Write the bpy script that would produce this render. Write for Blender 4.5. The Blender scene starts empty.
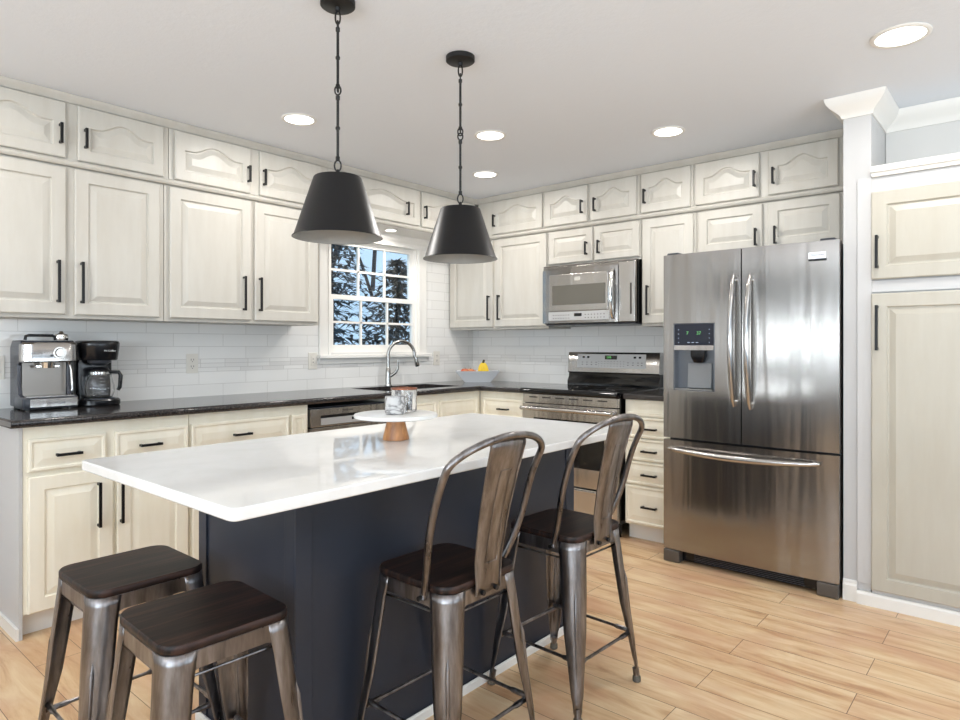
import bpy, math, random
from mathutils import Vector, Matrix
PI = math.pi
C = bpy.context.scene.collection
SC = bpy.context.scene

# ------------------------------------------------------------------ camera
cam = bpy.data.objects.new('camera', bpy.data.cameras.new('camera'))
C.objects.link(cam)
cam.location = (-4.364, -3.8338, 1.2398)
cam.rotation_euler = (PI/2, 0, math.radians(-49.329))
cam.data.sensor_width = 36
cam.data.lens = 647.17/960*36
cam.data.shift_y = -14.9/960
cam.data.clip_start = 0.02
SC.camera = cam

# ------------------------------------------------------------------ world, light, exposure
SC.view_settings.view_transform = 'Standard'
SC.view_settings.look = 'None'
SC.view_settings.gamma = 1
SC.view_settings.use_curve_mapping = False
SC.view_settings.exposure = 0.0
w = bpy.data.worlds.new('world'); SC.world = w; w.use_nodes = True
bg = w.node_tree.nodes['Background']
bg.inputs[0].default_value = (0.55, 0.76, 1.0, 1); bg.inputs[1].default_value = 1.25

def area(name, loc, direction, sx, sy, power, color=(1, 1, 1), shape='RECTANGLE', spread=PI):
    l = bpy.data.lights.new(name, 'AREA'); l.shape = shape; l.size = sx; l.size_y = sy
    l.energy = power; l.color = color; l.spread = spread
    o = bpy.data.objects.new(name, l); C.objects.link(o); o.location = loc
    o.rotation_euler = Vector(direction).to_track_quat('-Z', 'Y').to_euler()
    return o
# fill lamps added behind the camera, tilted up to brighten the ceiling
FILL_COL = (0.82, 0.92, 1.0)
FILL_POWER = 140
area('rear_fill', (-7.92, -1.15, 1.35), (1, 0, 2.6), 0.30, 1.7, FILL_POWER*.4, FILL_COL)  # narrow lamp added so its reflection streaks the refrigerator
area('rear_fill', (-7.92, -3.6, 1.35), (1, 0, 2.6), 1.3, 1.7, FILL_POWER*1.4, FILL_COL)
area('rear_fill', (-7.92, -5.55, 1.35), (1, 0, 2.6), 1.3, 1.7, FILL_POWER*1.3, FILL_COL)
area('rear_fill', (-2.2, -6.92, 1.3), (0, 1, 2.6), 1.5, 2.0, FILL_POWER*.58, FILL_COL)
area('rear_fill', (-5.2, -6.92, 1.3), (0, 1, 2.6), 1.5, 2.0, FILL_POWER*.58, FILL_COL)

# ------------------------------------------------------------------ materials
def lin(c):
    return tuple((x/12.92 if x <= .04045 else ((x+.055)/1.055)**2.4) for x in c)
def rgb(r, g, b):
    return lin((r/255, g/255, b/255)) + (1,)
def mat(name, col, rough=.5, metal=0, **kw):
    m = bpy.data.materials.new(name); m.use_nodes = True
    b = m.node_tree.nodes['Principled BSDF']
    b.inputs['Base Color'].default_value = col
    b.inputs['Roughness'].default_value = rough
    b.inputs['Metallic'].default_value = metal
    for k, v in kw.items():
        b.inputs[k.replace('_', ' ')].default_value = v
    return m
def nd(m, t, **kw):
    n = m.node_tree.nodes.new(t)
    for k, v in kw.items():
        setattr(n, k, v)
    return n
def lk(m, a, b): m.node_tree.links.new(a, b)
def pb(m): return m.node_tree.nodes['Principled BSDF']
def coords(m, kind='Object', scale=(1, 1, 1), rot=(0, 0, 0), loc=(0, 0, 0)):
    t = nd(m, 'ShaderNodeTexCoord'); mp = nd(m, 'ShaderNodeMapping')
    mp.inputs['Scale'].default_value = scale; mp.inputs['Rotation'].default_value = rot
    mp.inputs['Location'].default_value = loc
    if kind == 'World':
        g = nd(m, 'ShaderNodeNewGeometry'); lk(m, g.outputs['Position'], mp.inputs[0])
    else:
        lk(m, t.outputs[kind], mp.inputs[0])
    return mp.outputs[0]
def noise(m, vec, scale, detail=3, rough=.5, dist=0):
    n = nd(m, 'ShaderNodeTexNoise'); n.inputs['Scale'].default_value = scale
    n.inputs['Detail'].default_value = detail; n.inputs['Roughness'].default_value = rough
    n.inputs['Distortion'].default_value = dist
    lk(m, vec, n.inputs['Vector']); return n.outputs[0]
def ramp(m, fac, stops):
    r = nd(m, 'ShaderNodeValToRGB'); e = r.color_ramp.elements
    e[0].position, e[0].color = stops[0]; e[1].position, e[1].color = stops[-1]
    for p, c in stops[1:-1]:
        x = e.new(p); x.color = c
    lk(m, fac, r.inputs[0]); return r.outputs[0]
def mix(m, f, a, b, mode='MIX'):
    n = nd(m, 'ShaderNodeMix', data_type='RGBA', blend_type=mode)
    for s, v in ((n.inputs[0], f), (n.inputs[6], a), (n.inputs[7], b)):
        if hasattr(v, 'is_linked'): lk(m, v, s)
        else: s.default_value = v
    return n.outputs[2]
def bump(m, h, strength, dist):
    n = nd(m, 'ShaderNodeBump'); n.inputs['Strength'].default_value = strength
    n.inputs['Distance'].default_value = dist; lk(m, h, n.inputs['Height'])
    lk(m, n.outputs[0], pb(m).inputs['Normal'])

M = {}
def cream(name, a, b):
    m = mat(name, a, .38)
    v = coords(m, 'World', (9, 9, 1.6))
    lk(m, ramp(m, noise(m, v, 1.7, 4, .6), [(.35, a), (.65, b)]), pb(m).inputs['Base Color'])
    return m
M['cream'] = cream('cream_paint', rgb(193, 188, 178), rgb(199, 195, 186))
M['cream_base'] = cream('cream_paint_lifted', rgb(241, 234, 214), rgb(246, 240, 223))  # same paint as the uppers, lightened because the base cabinets get less light
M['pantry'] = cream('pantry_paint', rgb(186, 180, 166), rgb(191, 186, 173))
M['white'] = mat('white_paint', rgb(200, 199, 198), .4)
M['trimwhite'] = mat('white_trim_paint', rgb(238, 235, 229), .35)
M['wall'] = mat('wall_paint', rgb(214, 212, 208), .7)
M['wall_dark'] = mat('taupe_wall_paint', rgb(138, 132, 124), .7)
m = M['ceiling'] = mat('ceiling_paint', rgb(232, 236, 242), .9)
v = coords(m, 'World')
bump(m, noise(m, v, 42, 4, .65), .35, .004)
m = M['black'] = mat('black_powder_coat', rgb(12, 12, 13), .45)
M['blackmetal'] = mat('black_handle_metal', rgb(20, 20, 21), .38, .3)
M['shade'] = mat('black_shade_enamel', rgb(15, 15, 17), .38, .0, Specular_IOR_Level=.4)
M['lining'] = mat('silver_shade_lining', rgb(150, 150, 147), .45, .3)
M['gloss_black'] = mat('glossy_black_glass', rgb(9, 9, 11), .06)
M['plastic_black'] = mat('black_plastic', rgb(16, 16, 19), .22)
M['dark_grey'] = mat('dark_grey_plastic', rgb(58, 60, 66), .3)
M['rubber'] = mat('grey_rubber', rgb(92, 86, 76), .7)
M['chrome'] = mat('chrome', (.8, .79, .77, 1), .1, 1)
M['foot_grey'] = mat('foot_grey', rgb(98, 94, 90), .4, .4)
M['nickel'] = mat('brushed_nickel', (.40, .39, .37, 1), .26, 1)
M['plate'] = mat('outlet_plastic', rgb(226, 221, 211), .35)
M['slot'] = mat('slot_dark', rgb(60, 55, 50), .6)

def steel(name, col, rough, vertical=True, aniso=.75):
    m = mat(name, col, rough, 1)
    p = pb(m); p.inputs['Anisotropic'].default_value = aniso
    t = nd(m, 'ShaderNodeTangent', direction_type='RADIAL', axis='Z')
    lk(m, t.outputs[0], p.inputs['Tangent'])
    v2 = coords(m, 'World', (7, 7, .45))
    bump(m, noise(m, v2, 1.3, 2.0, .45, .3), .6, .010)
    return m
M['steel'] = steel('stainless_steel', (.34, .32, .30, 1), .2)
M['steel_lt'] = steel('stainless_steel_bright', (.50, .48, .46, 1), .2)
M['panel_grey'] = mat('silver_control_panel', rgb(188, 188, 188), .35, .3)

# stool metal : gunmetal with vertical streaks
m = M['gun'] = mat('raw_gunmetal', rgb(120, 110, 104), .3, 1)
v = coords(m, 'Object', (14, 14, 2.2))
f = noise(m, v, 2.0, 4, .6)
lk(m, ramp(m, f, [(.3, (.12, .112, .111, 1)), (.5, (.225, .208, .204, 1)), (.72, (.37, .36, .365, 1))]), pb(m).inputs['Base Color'])
rr = nd(m, 'ShaderNodeMapRange'); rr.inputs[3].default_value = .2; rr.inputs[4].default_value = .42
lk(m, f, rr.inputs[0]); lk(m, rr.outputs[0], pb(m).inputs['Roughness'])
# dark walnut seat
m = M['darkwood'] = mat('dark_stained_wood', rgb(40, 30, 27), .42, Specular_IOR_Level=.3)
v = coords(m, 'Object', (3.0, 34, 8))
f = noise(m, v, 1.6, 5, .62, .5)
lk(m, ramp(m, f, [(.36, rgb(14, 10, 10)), (.5, rgb(34, 23, 20)), (.66, rgb(66, 44, 36))]), pb(m).inputs['Base Color'])
bump(m, f, .3, .001)
# acacia / light wood
m = M['wood'] = mat('warm_wood', rgb(176, 120, 72), .4)
v = coords(m, 'Object', (10, 10, 2.2))
lk(m, ramp(m, noise(m, v, 3.0, 4, .6, .8), [(.3, rgb(138, 88, 50)), (.55, rgb(186, 128, 78)), (.75, rgb(208, 158, 104))]), pb(m).inputs['Base Color'])
# marble
m = M['marble'] = mat('white_marble', rgb(235, 233, 230), .2)
v = coords(m, 'Object', (1, 1, 1), (.6, .5, .3))
f = noise(m, v, 11, 5, .6, 1.6)
lk(m, ramp(m, f, [(.40, rgb(206, 204, 202)), (.5, rgb(122, 120, 120)), (.56, rgb(206, 204, 202))]), pb(m).inputs['Base Color'])
M['marble_plain'] = mat('pale_stone_plate', rgb(232, 230, 226), .2)
# white quartz island top
m = M['quartz'] = mat('white_quartz', rgb(233, 231, 227), .035)
v = coords(m, 'World')
lk(m, ramp(m, noise(m, v, 5, 5, .6, 1.5), [(.3, rgb(229, 227, 223)), (.6, rgb(236, 234, 231))]), pb(m).inputs['Base Color'])
# dark granite
m = M['granite'] = mat('dark_granite', rgb(50, 47, 46), .12)
v = coords(m, 'World')
lk(m, ramp(m, noise(m, v, 160, 3, .7), [(.38, rgb(30, 28, 28)), (.55, rgb(54, 50, 49)), (.72, rgb(98, 92, 88))]), pb(m).inputs['Base Color'])
M['navy'] = mat('charcoal_blue_paint', rgb(44, 49, 60), .42)

# floor planks (run along Y)
m = M['floor'] = mat('maple_laminate', rgb(214, 180, 142), .3)
v = coords(m, 'World', (1, 1, 1), (0, 0, PI/2), (.31, .062, 0))
def brick(m, vec, c1, c2, mortar, bw, rh, ms, off=.37, fr=2, smooth=.1):
    b = nd(m, 'ShaderNodeTexBrick', offset=off, offset_frequency=fr)
    b.inputs['Color1'].default_value = c1; b.inputs['Color2'].default_value = c2
    b.inputs['Mortar'].default_value = mortar; b.inputs['Scale'].default_value = 1
    b.inputs['Brick Width'].default_value = bw; b.inputs['Row Height'].default_value = rh
    b.inputs['Mortar Size'].default_value = ms; b.inputs['Mortar Smooth'].default_value = smooth
    lk(m, vec, b.inputs['Vector']); return b
b1 = brick(m, v, (0, 0, 0, 1), (1, 1, 1, 1), (.5, .5, .5, 1), 1.22, .168, .0012)
v2 = coords(m, 'World', (5.0, .75, 1))
v3 = coords(m, 'World', (2.6, 1.3, 1))
# shift the grain per plank
comb = nd(m, 'ShaderNodeVectorMath', operation='ADD')
sc_ = nd(m, 'ShaderNodeVectorMath', operation='SCALE'); sc_.inputs['Scale'].default_value = 7
lk(m, b1.outputs['Color'], sc_.inputs[0]); lk(m, v2, comb.inputs[0]); lk(m, sc_.outputs[0], comb.inputs[1])
g1 = noise(m, comb.outputs[0], 3.2, 6, .62, .6)
c_a = ramp(m, g1, [(.32, rgb(170, 122, 82)), (.46, rgb(206, 170, 128)), (.62, rgb(222, 196, 158))])
g2 = noise(m, v3, 2.0, 3, .5, .3)
c_b = mix(m, ramp(m, g2, [(.45, (0, 0, 0, 1)), (.68, (.7, .7, .7, 1))]), c_a, rgb(190, 138, 108))
tint = mix(m, .22, c_b, mix(m, b1.outputs['Color'], rgb(206, 172, 132), rgb(214, 188, 158)))
seam = mix(m, b1.outputs['Fac'], tint, rgb(98, 70, 50))
lk(m, seam, pb(m).inputs['Base Color'])
inv = nd(m, 'ShaderNodeMath', operation='SUBTRACT'); inv.inputs[0].default_value = 1; lk(m, b1.outputs['Fac'], inv.inputs[1])
bump(m, inv.outputs[0], .3, .001)

# backsplash tile, one material per wall direction
def tile(name, rot):
    m = mat(name, rgb(222, 221, 219), .17)
    p = nd(m, 'ShaderNodeNewGeometry')
    sep = nd(m, 'ShaderNodeSeparateXYZ'); lk(m, p.outputs['Position'], sep.inputs[0])
    cmb = nd(m, 'ShaderNodeCombineXYZ')
    lk(m, sep.outputs[rot], cmb.inputs[0]); lk(m, sep.outputs[2], cmb.inputs[1])
    mp = nd(m, 'ShaderNodeMapping'); mp.inputs['Location'].default_value = (.07, -.926, 0); lk(m, cmb.outputs[0], mp.inputs[0])
    big = brick(m, mp.outputs[0], rgb(234, 232, 228), rgb(239, 237, 233), rgb(212, 209, 204), .305, .0765, .0016, .5)
    mp2 = nd(m, 'ShaderNodeMapping'); mp2.inputs['Location'].default_value = (.02, -.926, 0); lk(m, cmb.outputs[0], mp2.inputs[0])
    sm = brick(m, mp2.outputs[0], rgb(226, 223, 219), rgb(240, 238, 234), rgb(208, 205, 200), .155, .0255, .0016, .33, 3)
    a = nd(m, 'ShaderNodeMath', operation='GREATER_THAN'); a.inputs[1].default_value = .926+.0765*2; lk(m, sep.outputs[2], a.inputs[0])
    b = nd(m, 'ShaderNodeMath', operation='LESS_THAN'); b.inputs[1].default_value = .926+.0765*3; lk(m, sep.outputs[2], b.inputs[0])
    f = nd(m, 'ShaderNodeMath', operation='MULTIPLY'); lk(m, a.outputs[0], f.inputs[0]); lk(m, b.outputs[0], f.inputs[1])
    lk(m, mix(m, f.outputs[0], big.outputs['Color'], sm.outputs['Color']), pb(m).inputs['Base Color'])
    h = mix(m, f.outputs[0], big.outputs['Fac'], sm.outputs['Fac'])
    iv = nd(m, 'ShaderNodeMath', operation='SUBTRACT'); iv.inputs[0].default_value = 1; lk(m, h, iv.inputs[1])
    bump(m, iv.outputs[0], .5, .0012)
    return m
M['tile_x'] = tile('backsplash_tile_back', 0)
M['tile_y'] = tile('backsplash_tile_right', 1)

def emit(name, col, s):
    m = mat(name, (0, 0, 0, 1), .5)
    pb(m).inputs['Emission Color'].default_value = col; pb(m).inputs['Emission Strength'].default_value = s
    return m
M['lamp'] = emit('lamp_glow', (1, .96, .9, 1), 6)
M['green'] = emit('green_digits', (.25, .9, .25, 1), .7)
M['blue_led'] = emit('display_blue', (.08, .2, .6, 1), .35)
m = M['glass'] = mat('clear_glass', (1, 1, 1, 1), .02)
pb(m).inputs['Transmission Weight'].default_value = 1; pb(m).inputs['IOR'].default_value = 1.45
m = bpy.data.materials.new('window_pane_glass'); m.use_nodes = True; M['pane'] = m
nt = m.node_tree; nt.nodes.remove(nt.nodes['Principled BSDF'])
tr = nt.nodes.new('ShaderNodeBsdfTransparent'); gl = nt.nodes.new('ShaderNodeBsdfGlossy'); gl.inputs['Roughness'].default_value = .02
tr.inputs[0].default_value = (.93, .96, .97, 1)
mx = nt.nodes.new('ShaderNodeMixShader'); mx.inputs[0].default_value = .05
nt.links.new(tr.outputs[0], mx.inputs[1]); nt.links.new(gl.outputs[0], mx.inputs[2])
nt.links.new(mx.outputs[0], nt.nodes['Material Output'].inputs[0])

# ------------------------------------------------------------------ geometry helpers
class MB:
    def __init__(s): s.v = []; s.f = []
    def add(s, vs, fs):
        o = len(s.v); s.v += [tuple(p) for p in vs]; s.f += [tuple(i+o for i in f) for f in fs]; return s
    def box(s, x0, x1, y0, y1, z0, z1):
        if x0 > x1: x0, x1 = x1, x0
        if y0 > y1: y0, y1 = y1, y0
        if z0 > z1: z0, z1 = z1, z0
        return s.add([(x0,y0,z0),(x1,y0,z0),(x1,y1,z0),(x0,y1,z0),(x0,y0,z1),(x1,y0,z1),(x1,y1,z1),(x0,y1,z1)],
                     [(0,3,2,1),(4,5,6,7),(0,1,5,4),(1,2,6,5),(2,3,7,6),(3,0,4,7)])
    def loft(s, rings, cap0=True, cap1=True, closed=True):
        n = len(rings[0]); vs = [p for r in rings for p in r]; fs = []
        for i in range(len(rings)-1):
            for j in range(n if closed else n-1):
                k = (j+1) % n
                fs.append((i*n+j, i*n+k, (i+1)*n+k, (i+1)*n+j))
        if cap0: fs.append(tuple(reversed(range(n))))
        if cap1: fs.append(tuple((len(rings)-1)*n+j for j in range(n)))
        return s.add(vs, fs)
    def lathe(s, prof, c=(0,0,0), n=32, cap0=True, cap1=True):
        return s.loft([[(c[0]+r*math.cos(2*PI*k/n), c[1]+r*math.sin(2*PI*k/n), c[2]+z) for k in range(n)] for r, z in prof], cap0, cap1)
    def tube(s, pts, r, n=10, closed=False, flat=None):
        pts = [Vector(p) for p in pts]; N = len(pts); rings = []; up = None
        for i, p in enumerate(pts):
            a = pts[(i-1) % N] if (closed or i > 0) else p
            b = pts[(i+1) % N] if (closed or i < N-1) else p
            t = (b-a).normalized()
            if up is None:
                up = Vector((0,0,1)) if abs(t.z) < .9 else Vector((1,0,0))
            x = t.cross(up).normalized(); up = x.cross(t).normalized()
            rr = r[i] if isinstance(r, (list, tuple)) else r
            fx, fy = flat or (1, 1)
            rings.append([tuple(p + x*rr*fx*math.cos(2*PI*k/n) + up*rr*fy*math.sin(2*PI*k/n)) for k in range(n)])
        if closed: rings.append(rings[0])
        return s.loft(rings, not closed, not closed)
    def cyl(s, p0, p1, r0, r1=None, n=20):
        return s.tube([p0, p1], [r0, r1 if r1 is not None else r0], n)
    def prism_z(s, poly, z0, z1):
        return s.loft([[(x, y, z0) for x, y in poly], [(x, y, z1) for x, y in poly]])
    def prism_y(s, poly, y0, y1):           # poly in x,z
        return s.loft([[(x, y1, z) for x, z in poly], [(x, y0, z) for x, z in poly]])
    def prism_x(s, poly, x0, x1):           # poly in y,z
        return s.loft([[(x0, y, z) for y, z in poly], [(x1, y, z) for y, z in poly]])
def rrect(w, d, r, cx=0, cy=0, n=6):
    out = []
    for sx, sy, a0 in ((1,1,0), (-1,1,PI/2), (-1,-1,PI), (1,-1,1.5*PI)):
        for k in range(n+1):
            a = a0+PI/2*k/n
            out.append((cx+sx*(w/2-r)+r*math.cos(a), cy+sy*(d/2-r)+r*math.sin(a)))
    return out
def obj(name, mb, m, parent=None, bevel=0, smooth=None, solid=0, seg=2, label=None):
    me = bpy.data.meshes.new(name); me.from_pydata(mb.v, [], mb.f); me.update()
    o = bpy.data.objects.new(name, me); C.objects.link(o)
    me.materials.append(m)
    if smooth is not None:
        me.polygons.foreach_set('use_smooth', [True]*len(me.polygons))
        me.set_sharp_from_angle(angle=math.radians(smooth))
    if solid:
        md = o.modifiers.new('solid', 'SOLIDIFY'); md.thickness = solid; md.offset = -1
    if bevel:
        md = o.modifiers.new('bevel', 'BEVEL'); md.width = bevel; md.segments = seg; md.limit_method = 'ANGLE'; md.angle_limit = math.radians(40)
        if smooth is None:
            me.polygons.foreach_set('use_smooth', [True]*len(me.polygons)); me.set_sharp_from_angle(angle=math.radians(50))
            md.harden_normals = True
    if parent: o.parent = parent
    if label: o['label'] = label
    return o
def tag(o, label, cat, group=None, kind=None):
    o['label'] = label; o['category'] = cat
    if group: o['group'] = group
    if kind: o['kind'] = kind
    return o
def thing(name, label, cat, loc=(0,0,0), rz=0, group=None):
    o = bpy.data.objects.new(name, None); C.objects.link(o); o.location = loc; o.rotation_euler = (0,0,rz)
    o.empty_display_size = .05
    return tag(o, label, cat, group)
def struct(name, mb, m, **kw):
    o = obj(name, mb, m, **kw); o['kind'] = 'structure'; return o
def text(name, s, m, parent, loc, size, rot=(PI/2,0,0), ext=.0004, sx=1):
    c = bpy.data.curves.new(name, 'FONT'); c.body = s; c.size = size; c.extrude = ext; c.align_x = 'CENTER'; c.align_y = 'CENTER'
    c.resolution_u = 3
    tmp = bpy.data.objects.new('tmp', c); C.objects.link(tmp)
    bpy.context.view_layer.update()
    me = bpy.data.meshes.new_from_object(tmp.evaluated_get(bpy.context.evaluated_depsgraph_get()))
    bpy.data.objects.remove(tmp); me.materials.clear(); me.materials.append(m)
    o = bpy.data.objects.new(name, me); C.objects.link(o)
    o.location = loc; o.rotation_euler = rot; o.scale = (sx, 1, 1); o.parent = parent
    return o

# ------------------------------------------------------------------ structure
CZ = 2.44
struct('floor', MB().box(-8, .12, -7, .12, -.06, 0), M['floor'])
struct('ceiling', MB().box(-8, .12, -7, .12, CZ, CZ+.06), M['ceiling'])
WX0, WX1, WZ0, WZ1 = -1.57, -.688, 1.185, 2.03          # window opening
wb = MB().box(-8, WX0, 0, .075, 0, CZ).box(WX1, .12, 0, .075, 0, CZ).box(WX0, WX1, 0, .075, 0, WZ0).box(WX0, WX1, 0, .075, WZ1, CZ)
struct('wall_back', wb, M['wall'])
struct('wall_right', MB().box(0, .12, -7, 0, 0, CZ), M['wall'])
# far walls behind the camera, with openings invented around the added fill lamps
wl = MB()
ys = [-7, -6.2, -4.9, -4.25, -2.95, -1.30, -1.0, 0]
for i in range(0, 7, 2): wl.box(-8, -7.95, ys[i], ys[i+1], 0, CZ)
for i in (1, 3, 5): wl.box(-8, -7.95, ys[i], ys[i+1], 0, .45).box(-8, -7.95, ys[i], ys[i+1], 2.25, CZ)
struct('wall_left', wl, M['wall_dark'])
wf = MB(); xs = [-8, -6.0, -4.4, -3.0, -1.4, 0]
for i in (0, 2, 4): wf.box(xs[i], xs[i+1], -7, -6.95, 0, CZ)
for i in (1, 3): wf.box(xs[i], xs[i+1], -7, -6.95, 0, .25).box(xs[i], xs[i+1], -7, -6.95, 2.35, CZ)
struct('wall_front', wf, M['wall_dark'])
# end wall / column right of the refrigerator
struct('wall_column', MB().box(-.8, -.002, -3.236, -3.118, 0, CZ-.001), M['white'])
# niche back above the pantry
struct('wall_niche', MB().box(-.42, -.36, -4.6, -3.238, 2.085, CZ-.001), M['wall'])
# crown moulding: profile swept round the column end and along the niche
def sweep(mb, path, prof, closed=False):
    # path: xy points with mitre; prof: (out, z)
    rings = []
    n = len(path)
    for i, p in enumerate(path):
        p = Vector(p)
        d0 = (p-Vector(path[i-1])).normalized() if i > 0 else None
        d1 = (Vector(path[i+1])-p).normalized() if i < n-1 else None
        if d0 is None: d0 = d1
        if d1 is None: d1 = d0
        n0 = Vector((d0.y, -d0.x)); n1 = Vector((d1.y, -d1.x))
        b = (n0+n1); b = b/(b.dot(n0))
        rings.append([(p.x+b.x*o, p.y+b.y*o, z) for o, z in prof])
    return mb.loft(rings)
crown = [(0, 2.345), (.008, 2.345), (.012, 2.36), (.030, 2.378), (.052, 2.395), (.066, 2.415), (.072, 2.4385), (0, 2.4385)]
struct('trim_1', sweep(MB(), [(-.34, -3.118), (-.8, -3.118), (-.8, -3.236), (-.42, -3.236), (-.42, -4.6)][::-1], [(-o, z) for o, z in crown][::-1]), M['trimwhite'], smooth=35)
# baseboard round the column
bb = [(0, 0), (.016, 0), (.016, .075), (.010, .085), (.010, .092), (.004, .1), (0, .1)]
struct('baseboard_right', sweep(MB(), [(-.8, -3.118), (-.8, -3.178)][::-1], [(-o, z) for o, z in bb][::-1]), M['trimwhite'])
# backsplash (tile on both walls)
ZC = .930
bs = MB().box(-4.6, WX0-.075, -.008, 0, ZC-.02, 1.40).box(WX1+.075, 0, -.008, 0, ZC-.02, 1.40).box(WX0-.075, WX1+.075, -.008, 0, ZC-.02, 1.12)
bs.box(WX1+.075, -.02, -.008, 0, 1.4, 2.1)
struct('trim_2', bs, M['tile_x'])
struct('trim_3', MB().box(-.008, 0, -2.19, -.0085, ZC-.02, 1.40), M['tile_y'])

# ------------------------------------------------------------------ window
wr = bpy.data.objects.new('window_1', None); C.objects.link(wr); wr['kind'] = 'structure'
wr.location = ((WX0+WX1)/2, 0, WZ0)
def wpart(name, mb, m, **kw):
    mb.v = [(x-wr.location.x, y, z-WZ0) for x, y, z in mb.v]
    return obj(name, mb, m, wr, **kw)
fm = MB()   # casing on the wall, jambs in the opening
fm.box(WX0-.085, WX0+.002, -.022, 0, 1.17, WZ1+.07).box(WX1-.002, WX1+.085, -.022, 0, 1.17, WZ1+.07)
fm.box(WX0-.012, WX0+.01, -.03, -.022, 1.17, WZ1).box(WX1-.01, WX1+.012, -.03, -.022, 1.17, WZ1)
wpart('window_casing', fm, M['trimwhite'], bevel=.003)
jb = MB().box(WX0, WX0+.016, -.001, .074, WZ0, WZ1).box(WX1-.016, WX1, -.001, .074, WZ0, WZ1).box(WX0+.016, WX1-.016, -.001, .074, WZ1-.016, WZ1).box(WX0+.016, WX1-.016, -.001, .074, WZ0, WZ0+.012)
wpart('window_jamb', jb, M['trimwhite'])
hd = MB().prism_x([(0, 2.015), (-.028, 2.015), (-.028, 2.03), (-.034, 2.045), (-.05, 2.06), (-.062, 2.075), (-.066, 2.095), (0, 2.095)], WX0-.1, WX1+.1)
wpart('window_head', hd, M['trimwhite'])
wpart('window_sill', MB().box(WX0-.10, WX1+.12, -.055, .03, 1.145, 1.171).box(WX0-.085, WX1+.09, -.02, -.001, 1.105, 1.145), M['trimwhite'], bevel=.004)
def sash(y, x0, x1, z0, z1, name, bot, side=.036, top=.036):
    s = MB().box(x0, x0+side, y, y+.03, z0, z1).box(x1-side, x1, y, y+.03, z0, z1).box(x0+side, x1-side, y, y+.03, z0, z0+bot).box(x0+side, x1-side, y, y+.03, z1-top, z1)
    a, b, c, e = x0+side, x1-side, z0+bot, z1-top
    for k in (1, 2):
        xx = a+(b-a)*k/3; s.box(xx-.008, xx+.008, y+.006, y+.024, c, e)
    zz = (c+e)/2
    s.box(a, b, y+.006, y+.024, zz-.008, zz+.008)
    o = wpart(name, s, M['trimwhite'])
    p = MB().box(a, b, y+.013, y+.017, c, e)
    p.v = [(x-wr.location.x, yy, z-WZ0) for x, yy, z in p.v]
    obj('pane', p, M['pane'], o)
sash(.036, WX0+.016, WX1-.016, 1.575, WZ1-.016, 'window_sash', .03)
sash(.004, WX0+.016, WX1-.016, WZ0+.012, 1.607, 'window_sash', .045, .036, .034)

# ------------------------------------------------------------------ cabinets
def door_mb(W, H, arch=0, T=.019, f=None, d0=0):
    """raised panel door; local x 0..W, z 0..H, front towards -y"""
    f = f if f is not None else min(.058, H*.2, W*.2)
    n = 25 if arch else 2
    rings = []
    def ring(ins, dep, ar):
        hw = W/2-ins; pts = [(ins, -dep, ins), (W-ins, -dep, ins)]
        for i in range(n):
            t = 1-2*i/(n-1)
            b = 0
            if ar:
                a = abs(t)/.78
                b = 1 if a >= 1 else .5*(1-math.cos(PI*a))
            pts.append((W/2+hw*t, -dep, H-ins-ar*b))
        rings.append(pts)
    D = T+d0
    ring(0, d0, 0); ring(0, D-.004, 0); ring(.005, D, 0)
    ring(f, D, arch); g = min(.0095, f*.5)
    ring(f+.005, D-g, arch); ring(f+.011, D-g, arch); ring(f+.036, D-.001, arch); ring(f+.038, D-.0005, arch)
    return MB().loft(rings)
def handle_mb(L, vert=True):
    s = MB(); r = .006; st = .028
    if vert:
        s.box(-r, r, -st-.004, -st+.006, -L/2, L/2)
        for z in (-L/2+.008, L/2-.008): s.box(-r*.9, r*.9, -st+.004, .0, z-r, z+r)
    else:
        s.box(-L/2, L/2, -st-.004, -st+.006, -r, r)
        for x in (-L/2+.008, L/2-.008): s.box(x-r, x+r, -st+.004, .0, -r*.9, r*.9)
    return s
HM = {}
def handle(parent, u, z, L, vert=True, y=-.019):
    k = (L, vert)
    if k not in HM:
        o = obj('handle', handle_mb(L, vert), M['blackmetal'], bevel=.0012); HM[k] = o
    else:
        o = HM[k].copy(); C.objects.link(o)
    o.parent = parent; o.location = (u, y, z); return o
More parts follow.
